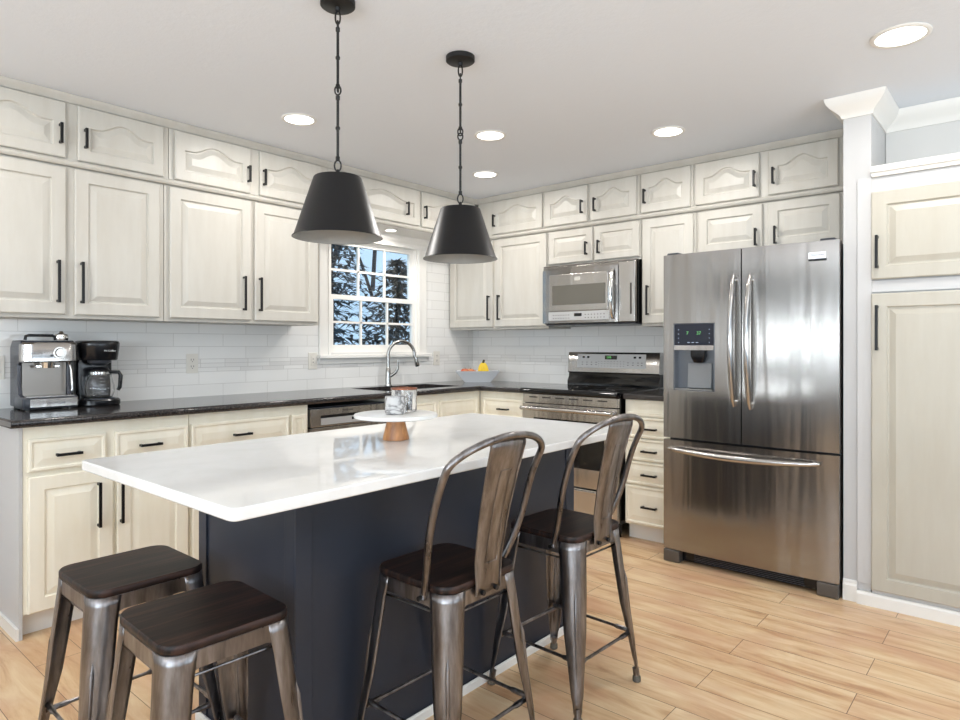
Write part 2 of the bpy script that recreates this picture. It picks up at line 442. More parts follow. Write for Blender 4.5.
def cabinet(name, label, wall, u0, u1, z0, z1, dep, doors=(), drawers=(), m=None, group=None, kick=False, holes=None, back=.002, cat='cabinet'):
    m = m or M['cream']
    if wall == 'A': t = thing(name, label, cat, (u0, -back, z0), 0, group)
    else: t = thing(name, label, cat, (-back, -u0, z0), -PI/2, group)
    W = u1-u0
    zb = .1 if kick else 0
    bm_ = MB().box(.0008, W-.0008, -dep+back, 0, zb, z1-z0)
    if holes:      # open-topped carcass under the sink
        bm_ = MB().box(.0008, W-.0008, -dep+back, -dep+back+.02, zb, z1-z0).box(.0008, .0188, -dep+back+.02, 0, zb, z1-z0).box(W-.0188, W-.0008, -dep+back+.02, 0, zb, z1-z0).box(.0188, W-.0188, -dep+back+.02, 0, zb, zb+.018)
    obj('body', bm_, m, t, bevel=.001)
    if kick: obj('toe_kick', MB().box(.001, W-.001, -dep+.055, -dep+.07, 0, zb+.001), M['trimwhite'], t)
    for d in doors:
        a, b, c, e, arch, h = d
        o = obj('door', door_mb(b-a, e-c, arch), m, t); o.location = (a-u0, -dep+back-.0003, c-z0)
        if h: handle(o, h[0]-a, (h[1]+h[2])/2-c, round(h[2]-h[1], 3))
    for d in drawers:
        a, b, c, e, h = d
        o = obj('drawer', door_mb(b-a, e-c, 0, f=.013) if (e-c) > .05 else MB().box(0, b-a, -.019, 0, 0, e-c), m, t); o.location = (a-u0, -dep+back-.0003, c-z0)
        if h: handle(o, h-a, (e-c)/2-.005, .1, False)
    return t
DU = .3167; ZU = 1.3676; ZM = 2.095; ZT = 2.40
GA = 'tall upper cabinets on the window wall'; GT = 'arched top cabinets over the window wall'
ln, ls = (1.44, 1.64), (2.19, 2.287)
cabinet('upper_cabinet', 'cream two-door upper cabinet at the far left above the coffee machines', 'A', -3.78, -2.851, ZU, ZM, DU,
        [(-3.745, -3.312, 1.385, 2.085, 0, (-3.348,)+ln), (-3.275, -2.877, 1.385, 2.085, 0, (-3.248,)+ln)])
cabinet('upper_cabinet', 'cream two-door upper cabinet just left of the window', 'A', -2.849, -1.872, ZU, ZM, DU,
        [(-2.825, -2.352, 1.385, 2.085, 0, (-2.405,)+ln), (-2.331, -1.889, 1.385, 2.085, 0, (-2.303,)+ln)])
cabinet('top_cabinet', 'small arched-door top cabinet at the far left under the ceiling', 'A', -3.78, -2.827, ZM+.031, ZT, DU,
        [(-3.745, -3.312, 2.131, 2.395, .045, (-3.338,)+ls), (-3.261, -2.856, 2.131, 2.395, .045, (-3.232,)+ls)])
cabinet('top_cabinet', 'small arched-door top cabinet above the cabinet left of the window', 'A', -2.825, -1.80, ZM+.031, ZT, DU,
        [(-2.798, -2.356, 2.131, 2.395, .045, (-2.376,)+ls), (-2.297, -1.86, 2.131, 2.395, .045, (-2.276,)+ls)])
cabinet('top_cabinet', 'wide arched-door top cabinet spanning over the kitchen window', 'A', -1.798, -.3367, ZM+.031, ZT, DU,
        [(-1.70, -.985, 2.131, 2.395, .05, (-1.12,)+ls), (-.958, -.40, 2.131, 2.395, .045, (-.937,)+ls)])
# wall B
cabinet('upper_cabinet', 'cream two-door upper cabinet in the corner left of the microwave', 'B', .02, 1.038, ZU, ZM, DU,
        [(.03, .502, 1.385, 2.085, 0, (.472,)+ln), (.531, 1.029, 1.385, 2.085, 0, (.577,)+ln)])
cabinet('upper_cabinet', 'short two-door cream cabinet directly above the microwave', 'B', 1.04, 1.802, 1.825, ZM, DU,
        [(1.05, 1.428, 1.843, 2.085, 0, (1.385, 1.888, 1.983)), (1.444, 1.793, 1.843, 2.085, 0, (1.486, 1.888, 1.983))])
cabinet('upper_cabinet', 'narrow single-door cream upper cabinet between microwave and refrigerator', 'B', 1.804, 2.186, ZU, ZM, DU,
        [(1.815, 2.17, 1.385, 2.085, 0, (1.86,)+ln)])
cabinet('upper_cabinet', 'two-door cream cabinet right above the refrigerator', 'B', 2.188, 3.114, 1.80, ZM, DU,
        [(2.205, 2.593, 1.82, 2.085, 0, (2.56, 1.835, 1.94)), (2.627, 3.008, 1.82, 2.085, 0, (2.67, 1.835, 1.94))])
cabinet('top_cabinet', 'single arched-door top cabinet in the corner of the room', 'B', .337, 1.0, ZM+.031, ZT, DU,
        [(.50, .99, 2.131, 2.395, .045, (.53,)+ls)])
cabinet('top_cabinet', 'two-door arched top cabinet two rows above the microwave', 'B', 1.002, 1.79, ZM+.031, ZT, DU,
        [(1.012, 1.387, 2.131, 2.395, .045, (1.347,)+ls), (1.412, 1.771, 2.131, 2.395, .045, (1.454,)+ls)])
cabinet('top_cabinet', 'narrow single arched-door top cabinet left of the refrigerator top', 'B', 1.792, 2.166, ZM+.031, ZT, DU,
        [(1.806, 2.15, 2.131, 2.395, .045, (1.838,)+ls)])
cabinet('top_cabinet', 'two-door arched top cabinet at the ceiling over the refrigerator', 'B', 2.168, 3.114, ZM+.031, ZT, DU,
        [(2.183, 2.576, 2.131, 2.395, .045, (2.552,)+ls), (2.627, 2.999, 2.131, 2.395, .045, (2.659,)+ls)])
# moulding between the rows and crown strip under the ceiling, soffit over the window
mold = [(0, ZM+.001), (.018, ZM+.001), (.026, ZM+.008), (.028, ZM+.016), (.024, ZM+.024), (.014, ZM+.03), (0, ZM+.03)]
cr = [(0, ZT+.001), (.006, ZT+.001), (.010, ZT+.010), (.022, ZT+.022), (.026, 2.4385), (0, 2.4385)]
pathAB = [(-3.78, -DU-.0), (-DU, -DU), (-DU, -3.114)]
struct('trim_4', sweep(MB(), [(x-.0, y) for x, y in pathAB], [(o, z) for o, z in mold]), M['cream'], smooth=40)
struct('trim_5', sweep(MB(), pathAB, [(o, z) for o, z in cr]), M['cream'], smooth=40)
struct('trim_6', MB().box(-1.87, -DU, -DU+.001, -.001, ZM+.001, ZM+.03).box(-DU+.001, -.02, -DU+.001, -.001, ZM+.001, ZM+.03), M['trimwhite'])
struct('trim_7', MB().box(-3.78, -.02, -DU+.004, -.003, ZT+.001, 2.4385).box(-DU+.004, -.003, -3.114, -DU, ZT+.001, 2.4385), M['cream'])

# base cabinets, window wall
DB = .60; ZB = .893; mb_ = M['cream_base']
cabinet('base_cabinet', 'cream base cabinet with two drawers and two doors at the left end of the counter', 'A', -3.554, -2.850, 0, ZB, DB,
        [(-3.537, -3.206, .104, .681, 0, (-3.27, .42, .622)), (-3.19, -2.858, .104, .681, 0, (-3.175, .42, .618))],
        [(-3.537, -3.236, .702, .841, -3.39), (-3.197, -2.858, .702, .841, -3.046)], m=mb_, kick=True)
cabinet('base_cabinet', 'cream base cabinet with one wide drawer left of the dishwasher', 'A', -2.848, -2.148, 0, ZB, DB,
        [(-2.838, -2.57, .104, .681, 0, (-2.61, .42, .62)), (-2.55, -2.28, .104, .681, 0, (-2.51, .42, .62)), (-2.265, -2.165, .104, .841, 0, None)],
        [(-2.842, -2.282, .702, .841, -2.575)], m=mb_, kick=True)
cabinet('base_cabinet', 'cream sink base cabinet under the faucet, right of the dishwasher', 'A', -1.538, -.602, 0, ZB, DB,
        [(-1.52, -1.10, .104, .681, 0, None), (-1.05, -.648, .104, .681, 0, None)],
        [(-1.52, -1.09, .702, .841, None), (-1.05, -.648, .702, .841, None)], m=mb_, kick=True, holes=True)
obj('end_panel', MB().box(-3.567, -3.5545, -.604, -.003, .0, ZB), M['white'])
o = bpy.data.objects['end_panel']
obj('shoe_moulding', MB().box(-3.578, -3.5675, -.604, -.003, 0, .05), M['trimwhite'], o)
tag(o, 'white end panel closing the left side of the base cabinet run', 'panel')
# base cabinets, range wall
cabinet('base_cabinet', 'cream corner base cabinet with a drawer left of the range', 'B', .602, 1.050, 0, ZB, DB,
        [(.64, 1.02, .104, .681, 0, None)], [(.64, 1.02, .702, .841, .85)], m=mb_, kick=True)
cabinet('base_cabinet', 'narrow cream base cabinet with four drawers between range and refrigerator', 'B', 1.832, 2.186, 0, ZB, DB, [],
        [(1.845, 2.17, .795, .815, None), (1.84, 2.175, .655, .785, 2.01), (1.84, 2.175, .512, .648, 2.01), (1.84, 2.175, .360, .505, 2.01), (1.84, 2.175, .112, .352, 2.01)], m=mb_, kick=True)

# counters: black granite, L with a sink cut-out, and the piece right of the range
def counter(name, rects, label):
    mb = MB()
    for r in rects: mb.box(*r, ZB+.002, ZC)
    return tag(obj(name, mb, M['granite'], bevel=.0), label, 'countertop')
SX0, SX1, SY0, SY1 = -1.47, -.73, -.52, -.13
# one outline, prism with hole made of strips joined edge to edge
top = MB()
top.box(-3.60, SX0, -.638, -.002, ZB+.002, ZC).box(SX1, -.002, -.638, -.002, ZB+.002, ZC).box(SX0, SX1, -.638, SY0, ZB+.002, ZC).box(SX0, SX1, SY1, -.002, ZB+.002, ZC)
top.box(-.638, -.002, -1.05, -.638, ZB+.002, ZC)
ct = obj('countertop', top, M['granite']); tag(ct, 'long dark polished granite countertop running under the window to the range', 'countertop')
nose = MB()
nose.tube([(-3.604, -.002, .9125), (-3.604, -.638, .9125), (-.64, -.638, .9125), (-.638, -1.05, .9125)], .0175, 12, flat=(.6, 1))
obj('countertop_edge', nose, M['granite'], ct, smooth=50)
c2 = obj('countertop', MB().box(-.638, -.002, -2.188, -1.828, ZB+.002, ZC), M['granite'], bevel=.01); tag(c2, 'short dark granite countertop piece between the range and the refrigerator', 'countertop')
# sink
sk = MB()
sk.box(SX0+.002, SX1-.002, SY0+.002, SY1-.002, .70, .712).box(SX0+.002, SX0+.012, SY0+.002, SY1-.002, .712, .90).box(SX1-.012, SX1-.002, SY0+.002, SY1-.002, .712, .90)
sk.box(SX0+.012, SX1-.012, SY0+.002, SY0+.012, .712, .90).box(SX0+.012, SX1-.012, SY1-.012, SY1-.002, .712, .90)
tag(obj('sink', sk, mat('black_sink_composite', rgb(22, 22, 23), .35)), 'black undermount sink basin set in the counter under the window', 'sink')

# ------------------------------------------------------------------ pantry
pt = thing('pantry_cabinet', 'tall cream pantry cabinet built in right of the refrigerator', 'cabinet', (-.03, -3.18, 0), -PI/2)
pm = M['pantry']
PD = .785
obj('body', MB().box(.06, 1.30, -.772, 0, .0, 2.06), M['white'], pt)
fr_ = MB().box(0, .062, -PD, -.772, .10, 2.035).box(.062, 1.30, -PD, -.772, 1.955, 2.035).box(.062, 1.3, -PD, -.772, 1.49, 1.545).box(.70, .80, -PD, -.772, .10, 1.955).box(1.24, 1.3, -PD, -.772, .1, 1.955).box(.062, 1.3, -PD, -.772, .062, .10)
obj('face_frame', fr_, M['white'], pt, bevel=.0015)
obj('top_ledge', MB().prism_x([(-.772, 2.036), (-.800, 2.036), (-.805, 2.05), (-.815, 2.056), (-.815, 2.083), (-.772, 2.083)], .062, 1.30).box(.062, 1.3, -.772, -.36, 2.062, 2.083), M['trimwhite'], pt)
obj('base_board', MB().prism_x([(-.772, 0), (-PD-.014, 0), (-PD-.014, .05), (-PD-.008, .062), (-.772, .062)], 0.0, 1.30), M['trimwhite'], pt)
for (c, e, h) in ((.082, 1.483, (1.215, 1.427)), (1.55, 1.962, (1.60, 1.755))):
    for a, b, hu in ((.062, .70, .087), (.80, 1.24, 1.21)):
        d = obj('door', door_mb(b-a, e-c, 0, f=.062), pm, pt); d.location = (a, -PD-.0003, c)
        handle(d, hu-a, (h[0]+h[1])/2-c, round(h[1]-h[0], 3))

# ------------------------------------------------------------------ appliances
def place(name, label, cat, u0, wall='B', z=0):
    return thing(name, label, cat, (u0, 0, z) if wall == 'A' else (0, -u0, z), 0 if wall == 'A' else -PI/2)
# refrigerator: local x 0..914, front at y = -.8535
rf = place('refrigerator', 'large stainless steel french-door refrigerator with ice dispenser', 'refrigerator', 2.2)
FW = .912; FY = -.8535
obj('cabinet_body', MB().box(.012, FW-.006, -.775, -.03, .03, 1.745), M['dark_grey'], rf, bevel=.004)
def bowed(x0, x1, z0, z1, hole=None, bow=.012, th=.07, n=14):
    """door with slightly bowed front; optional rectangular hole (x0,x1,z0,z1)"""
    xs = [x0+(x1-x0)*i/n for i in range(n+1)]
    zs = [z0, z1]
    if hole:
        xs = sorted(set([x for x in xs if not (abs(x-hole[0]) < .012 or abs(x-hole[1]) < .012)]+[hole[0], hole[1]])); zs = [z0, hole[2], hole[3], z1]
    mb = MB()
    fy = lambda x: FY + bow*((2*(x/FW)-1)**2)
    def q(a, b, c, e):
        mb.add([(a, fy(a), c), (b, fy(b), c), (b, fy(b), e), (a, fy(a), e)], [(0, 1, 2, 3)])
    idx = {}
    for i, x in enumerate(xs):
        for j, z in enumerate(zs):
            idx[i, j] = len(mb.v); mb.v.append((x, fy(x), z))
    for i in range(len(xs)-1):
        for j in range(len(zs)-1):
            if hole and j == 1 and hole[0]-1e-6 <= xs[i] and xs[i+1] <= hole[1]+1e-6: continue
            mb.f.append((idx[i, j], idx[i+1, j], idx[i+1, j+1], idx[i, j+1]))
    yb = FY+th; o = len(mb.v)
    mb.v += [(x0, yb, z0), (x1, yb, z0), (x1, yb, z1), (x0, yb, z1)]
    mb.f.append((o+3, o+2, o+1, o))
    J = len(zs)-1; N = len(xs)-1
    mb.f.append(tuple([o, o+1]+[idx[i, 0] for i in range(N, -1, -1)]))
    mb.f.append(tuple([o+2, o+3]+[idx[i, J] for i in range(0, N+1)]))
    mb.f.append(tuple([o+3, o]+[idx[0, j] for j in range(J+1)]))
    mb.f.append(tuple([o+1, o+2]+[idx[N, j] for j in range(J, -1, -1)]))
    return mb
SP = .447
HX = (.070, .304)
dl = obj('door', bowed(.004, SP-.003, .712, 1.755, (HX[0], HX[1], .985, 1.362)), M['steel'], rf, smooth=30)
dr = obj('door', bowed(SP+.003, FW-.003, .712, 1.755), M['steel'], rf, smooth=30)
dz = obj('freezer_drawer', bowed(.004, FW-.003, .075, .700), M['steel'], rf, smooth=30)
# dispenser
dp = obj('dispenser_surround', MB().box(HX[0], HX[0]+.004, FY-.001, FY+.06, .985, 1.362).box(HX[1]-.004, HX[1], FY-.001, FY+.06, .985, 1.362).box(HX[0], HX[1], FY-.001, FY+.06, .985, .990).box(HX[0]+.004, HX[1]-.004, FY+.056, FY+.062, .99, 1.362), mat('dispenser_grey', rgb(112, 116, 122), .3, .4), dl)
obj('display', MB().box(HX[0]+.004, HX[1]-.004, FY+.002, FY+.03, 1.24, 1.358), mat('dark_blue_display', rgb(10, 18, 38), .08), dp)
obj('display_trim', MB().prism_x([(FY-.006, 1.212), (FY-.002, 1.238), (FY+.05, 1.238), (FY+.05, 1.215)], HX[0]+.004, HX[1]-.004), M['steel_lt'], dp)
noz = MB().loft([[(x, y, z) for x, y in rrect(a, b, .01, .205, FY+.03)] for a, b, z in ((.085, .045, 1.214), (.085, .045, 1.18), (.062, .036, 1.15), (.05, .03, 1.142))])
obj('nozzle', noz, M['plastic_black'], dp, smooth=40)
pad = MB().loft([[(x, FY+.040+yo, z) for x in xs_] for yo, z, xs_ in ()]) if False else MB().prism_x([(FY+.055, .995), (FY+.036, 1.0), (FY+.046, 1.14), (FY+.055, 1.14)], .135, .272)
obj('paddle', pad, mat('paddle_grey', rgb(132, 134, 136), .4), dp, bevel=.003)
obj('drip_tray', MB().box(HX[0]+.01, HX[1]-.01, FY-.004, FY+.055, .990, .996), M['nickel'], dp)
text('digits', '7', M['green'], dp, (.150, FY+.0012, 1.306), .026)
text('digits', '37', M['green'], dp, (.215, FY+.0012, 1.306), .026)
led = MB()
for k in range(3): led.box(.150+k*.024, .164+k*.024, FY+.0012, FY+.002, 1.253, 1.256)
for k in range(4): led.box(.096, .101, FY+.0012, FY+.002, 1.253+k*.024, 1.256+k*.024).box(.272, .276, FY+.0012, FY+.002, 1.253+k*.024, 1.256+k*.024)
obj('indicator_marks', led, mat('indicator_white', rgb(190, 205, 220), .4), dp)
# handles
def fr_handle(x, z0, z1, parent):
    pts = []; n = 18
    for i in range(n+1):
        t = i/n; z = z0+(z1-z0)*t
        pts.append((x, FY-.012-.052*math.sin(PI*t)**.6, z))
    rr = [.010+.013*math.sin(PI*i/n)**.6 for i in range(n+1)]
    mb = MB().tube(pts, rr, 12, flat=(1.25, .72))
    mb.cyl((x, FY+.01, z0+.02), (x, FY-.03, z0+.03), .011).cyl((x, FY+.01, z1-.02), (x, FY-.03, z1-.03), .011)
    obj('handle', mb, M['steel_lt'], parent, smooth=50)
fr_handle(SP-.034, .915, 1.615, dl); fr_handle(SP+.050, .905, 1.61, dr)
pts = []
for i in range(19):
    t = i/18; pts.append((.045+.78*t, FY-.010-.050*math.sin(PI*t)**.6, .652-.012*math.sin(PI*t)))
mb = MB().tube(pts, [.009+.009*math.sin(PI*i/18)**.6 for i in range(19)], 12)
mb.cyl((.065, FY+.012, .65), (.075, FY-.03, .65), .010).cyl((.80, FY+.012, .65), (.79, FY-.03, .65), .010)
obj('handle', mb, M['steel_lt'], dz, smooth=50)
# badge
bd = obj('badge', MB().box(.773, .853, FY-.0005+.004, FY+.008, 1.668, 1.700), M['chrome'], dr)
text('lettering', 'FRIGIDAIRE', M['dark_grey'], bd, (.813, FY+.0032, 1.686), .0125)
obj('badge_band', MB().box(.773, .853, FY+.003, FY+.006, 1.657, 1.667), M['plastic_black'], dr)
# kick
kg = MB().box(.06, .85, -.80, -.775, .012, .066)
obj('grille', kg, M['plastic_black'], rf)
sl = MB()
for k in range(5): sl.box(.17, .74, -.806, -.80, .018+k*.009, .022+k*.009)
obj('grille_slats', sl, M['dark_grey'], rf)
for a, b in ((.006, .10), (.81, .906)):
    obj('foot_cover', MB().prism_x([(FY+.008, 0.002), (FY+.004, .012), (FY+.004, .07), (-.775, .07), (-.775, .002)], a, b), M['foot_grey'], rf, bevel=.004)
for a in (.02, .82):
    obj('hinge_cover', MB().box(a, a+.07, FY+.02, -.70, 1.7455, 1.768), M['dark_grey'], rf, bevel=.006)

# range: local x 0..762 ; u0=1.056
rg = place('range', 'stainless steel freestanding electric range with black glass cooktop', 'range', 1.058)
RW = .760
obj('body', MB().box(.002, RW-.002, -.64, -.012, .09, .905), M['gloss_black'], rg)
obj('cooktop', MB().loft([[(x, y, z) for x, y in rrect(a, .60, .008, RW/2, -.385)] for a, z in ((.766, .906), (.772, .914), (.772, .928), (.764, .936))]), M['gloss_black'], rg, smooth=40)
obj('cooktop_trim', MB().prism_x([(-.640, .900), (-.695, .900), (-.703, .910), (-.700, .926), (-.686, .937), (-.64, .937)], -.004, RW+.004), M['gloss_black'], rg, smooth=60)
rings = MB()
for cx_, cy_, r_ in ((.2, -.53, .10), (.56, -.53, .085), (.2, -.27, .08), (.56, -.27, .10)):
    rings.tube([(cx_+r_*math.cos(2*PI*k/40), cy_+r_*math.sin(2*PI*k/40), .9362) for k in range(40)], .0012, 4, closed=True, flat=(1, .3))
obj('burner_rings', rings, M['dark_grey'], rg)
obj('control_band', MB().box(.004, RW-.004, -.668, -.62, .835, .899), M['steel_lt'], rg, bevel=.004)
for k in range(6): obj('vent_slot', MB().box(.06+k*.11, .13+k*.11, -.6695, -.667, .872, .880), M['slot'], rg)
od = obj('oven_door', MB().box(.004, RW-.004, -.672, -.64, .295, .832), M['steel_lt'], rg, bevel=.004)
obj('window', MB().box(.10, RW-.10, -.6735, -.671, .42, .735), M['gloss_black'], od)
mb = MB().tube([(.02, -.718, .80), (RW-.02, -.718, .80)], .0135, 14)
for x in (.04, RW-.04): mb.cyl((x, -.672, .795), (x, -.716, .80), .011)
obj('handle', mb, M['steel_lt'], od, smooth=50)
sd = obj('storage_drawer', MB().box(.004, RW-.004, -.672, -.64, .095, .285), M['steel_lt'], rg, bevel=.004)
obj('drawer_lip', MB().box(.03, RW-.03, -.684, -.672, .262, .277), M['steel_lt'], sd, bevel=.003)
for x in (.03, RW-.03):
    for y in (-.6, -.08): obj('foot', MB().cyl((x, y, 0), (x, y, .09), .016), M['plastic_black'], rg, smooth=40)
obj('front_skirt', MB().box(.02, RW-.02, -.63, -.615, .012, .09), M['plastic_black'], rg)
bgd = MB().prism_x([(-.012, .9365), (-.085, .9365), (-.085, .965), (-.065, 1.0), (-.062, 1.03), (-.012, 1.03)], .0, RW)
obj('backguard_base', bgd, M['gloss_black'], rg, smooth=30)
bp_ = obj('backguard', MB().prism_x([(-.012, 1.028), (-.075, 1.028), (-.080, 1.034), (-.066, 1.180), (-.060, 1.186), (-.012, 1.186)], -.001, RW+.001), M['steel_lt'], rg, bevel=.003)
def ybg(z): return -.080+(z-1.034)/(1.18-1.034)*.014
def slab(x0, x1, z0, z1, o0, o1):
    return MB().prism_x([(ybg(z0)-o1, z0), (ybg(z1)-o1, z1), (ybg(z1)-o0, z1), (ybg(z0)-o0, z0)], x0, x1)
cp = obj('control_panel', slab(.085, .655, 1.068, 1.172, 0, .004), M['panel_grey'], bp_)
dsp = obj('display', slab(.325, .425, 1.133, 1.162, .004, .0055), M['gloss_black'], cp)
text('clock_digits', '2:08', M['green'], dsp, (.358, ybg(1.148)-.0062, 1.148), .022, (PI/2-.095, 0, 0))
bt = MB()
for x in (.13, .17, .56, .60):
    b = slab(x, x+.02, 1.142, 1.156, .004, .0055); bt.add(b.v, b.f)
obj('burner_displays', bt, M['gloss_black'], cp)
bt = MB()
for r_ in range(3):
    for k in range(9):
        b = slab(.27+k*.026, .277+k*.026, 1.082+r_*.017, 1.085+r_*.017, .004, .005)
        if r_ < 2 or True: bt.add(b.v, b.f)
for x in (.125, .165, .205, .245, .51, .55, .59, .62):
    for z in (1.09, 1.108):
        b = slab(x, x+.012, z, z+.004, .004, .005); bt.add(b.v, b.f)
obj('button_marks', bt, M['slot'], cp)

# microwave : u 1.05..1.80, front y=-.40
mw = place('microwave', 'stainless steel over-the-range microwave above the cooktop', 'microwave', 1.046)
MW_ = .752
obj('body', MB().box(.004, MW_-.004, -.375, -.012, 1.392, 1.822), M['gloss_black'], mw)
obj('front_frame', MB().box(0, MW_, -.396, -.3755, 1.398, 1.812), M['steel'], mw, bevel=.005)
md_ = obj('door', MB().prism_z([(.0, -.398), (.0, -.403), (.04, -.409), (.30, -.413), (.60, -.410), (.625, -.404), (.625, -.398)], 1.400, 1.788), M['steel'], mw, smooth=30)
obj('door_panel', MB().box(.065, .555, -.4165, -.408, 1.487, 1.752), M['steel_lt'], md_, bevel=.004)
wn = obj('window', MB().box(.095, .535, -.4185, -.4155, 1.530, 1.672), mat('microwave_window', rgb(98, 95, 88), .15), md_)
cp = obj('control_panel', MB().box(.06, .56, -.4155, -.408, 1.418, 1.480), M['panel_grey'], md_, bevel=.002)
obj('display', MB().box(.282, .345, -.4165, -.4150, 1.446, 1.468), M['gloss_black'], cp)
bt = MB()
for r_ in range(2):
    for x in [.10+.022*k for k in range(7)]+[.37+.025*k for k in range(7)]:
        bt.box(x, x+.009, -.4162, -.415, 1.432+r_*.022, 1.437+r_*.022)
obj('button_marks', bt, M['slot'], cp)
obj('badge', MB().box(.285, .335, -.4185, -.416, 1.700, 1.728), M['chrome'], md_, bevel=.002)
pts = [(.595, -.418-.034*math.sin(PI*t/14)**.5, 1.425+.335*t/14) for t in range(15)]
obj('handle', MB().tube(pts, [.011+.006*math.sin(PI*t/14) for t in range(15)], 12), M['chrome'], md_, smooth=50)
obj('side_panel', MB().box(.63, MW_-.001, -.402, -.396, 1.400, 1.808), M['steel_lt'], mw, bevel=.003)
obj('side_panel_slot', MB().box(.715, .727, -.4035, -.402, 1.45, 1.66), M['slot'], mw)
obj('top_grille', MB().box(.0, MW_, -.392, -.375, 1.8125, 1.823), M['steel'], mw)
obj('bottom_plate', MB().box(.01, MW_-.01, -.37, -.02, 1.384, 1.392), M['dark_grey'], mw)
obj('vent_light', MB().box(.08, .22, -.36, -.30, 1.380, 1.385), M['nickel'], mw)

# dishwasher
dw = thing('dishwasher', 'stainless steel dishwasher under the counter left of the sink', 'dishwasher', (-2.144, 0, 0))
obj('body', MB().box(.002, .602, -.58, -.02, .02, .868), M['dark_grey'], dw)
obj('door', MB().box(.006, .598, -.618, -.58, .11, .750), M['steel_lt'], dw, bevel=.003)
cpn = obj('control_panel', MB().box(.006, .60, -.620, -.58, .755, .862), M['steel_lt'], dw, bevel=.003)
obj('panel_strip', MB().box(.075, .60, -.6235, -.6195, .765, .805), M['panel_grey'], cpn)
obj('handle_recess', MB().box(.075, .60, -.6225, -.6195, .806, .822), M['plastic_black'], cpn)
obj('display', MB().box(.30, .47, -.6245, -.623, .782, .798), M['gloss_black'], cpn)
text('lettering', 'FRIGIDAIRE', M['slot'], cpn, (.27, -.6205, .842), .016)
obj('toe_plate', MB().box(.01, .594, -.54, -.53, .0, .105), M['plastic_black'], dw)

# ------------------------------------------------------------------ island
IZ = .904
isl = thing('kitchen_island', 'charcoal blue painted kitchen island base under the white top', 'kitchen island', (-2.641, -2.017, 0))
ix0, ix1, iy0, iy1 = -3.347+2.641, -1.935+2.641, -2.292+2.017, -1.733+2.017
obj('body', MB().box(ix0+.006, ix1-.006, iy0+.006, iy1-.006, 0, IZ-.03), M['navy'], isl)
for a, b, c, e in ((ix0, ix0+.055, iy0, iy0+.006), (ix1-.06, ix1, iy0, iy0+.006), (ix0, ix0+.006, iy0+.0062, iy0+.055), (ix0, ix0+.006, iy1-.05, iy1)):
    obj('corner_trim', MB().box(a, b, c, e, .034, IZ-.031), M['navy'], isl, bevel=.0015)
obj('baseboard', sweep(MB(), [(ix0, iy0), (ix1, iy0), (ix1, iy1), (ix0, iy1), (ix0, iy0)], [(0, 0), (.008, 0), (.008, .026), (.004, .032), (0, .032)]), M['trimwhite'], isl, label='white baseboard')
it = obj('island_countertop', MB().loft([[(x, y, z) for x, y in rrect(1.737, .877, .022, -2.8235, -2.1515)] for z in (IZ-.028, IZ)]), M['quartz'], bevel=.004, smooth=60)
tag(it, 'white quartz slab top on the dark kitchen island', 'countertop')

# ------------------------------------------------------------------ stools
SZ = .591
def leg_mb(sx, sy):
    rings = []
    #      z     corner  L     R
    prof = [(.570, .1485, .070, .046), (.545, .1495, .067, .045), (.50, .154, .064, .043), (.40, .163, .061, .040), (.28, .173, .054, .035), (.16, .184, .038, .026), (.085, .190, .029, .020), (.07, .1905, .024, .017), (.034, .1925, .020, .014)]
    for z, c, L, R in prof:
        pts = []
        o = c+.006
        pts.append((sx*(o-L), sy*o)); pts.append((sx*(o-(L+R)/2), sy*o))
        for k in range(7):
            a = PI/2*k/6
            pts.append((sx*(o-R+R*math.sin(a)), sy*(o-R+R*math.cos(a))))
        pts.append((sx*o, sy*(o-(L+R)/2))); pts.append((sx*o, sy*(o-L)))
        rings.append([(x, y, z) for x, y in pts])
    if sx*sy < 0: rings = [r[::-1] for r in rings]
    mb = MB()
    mb.loft(rings, False, False, closed=False)
    return mb
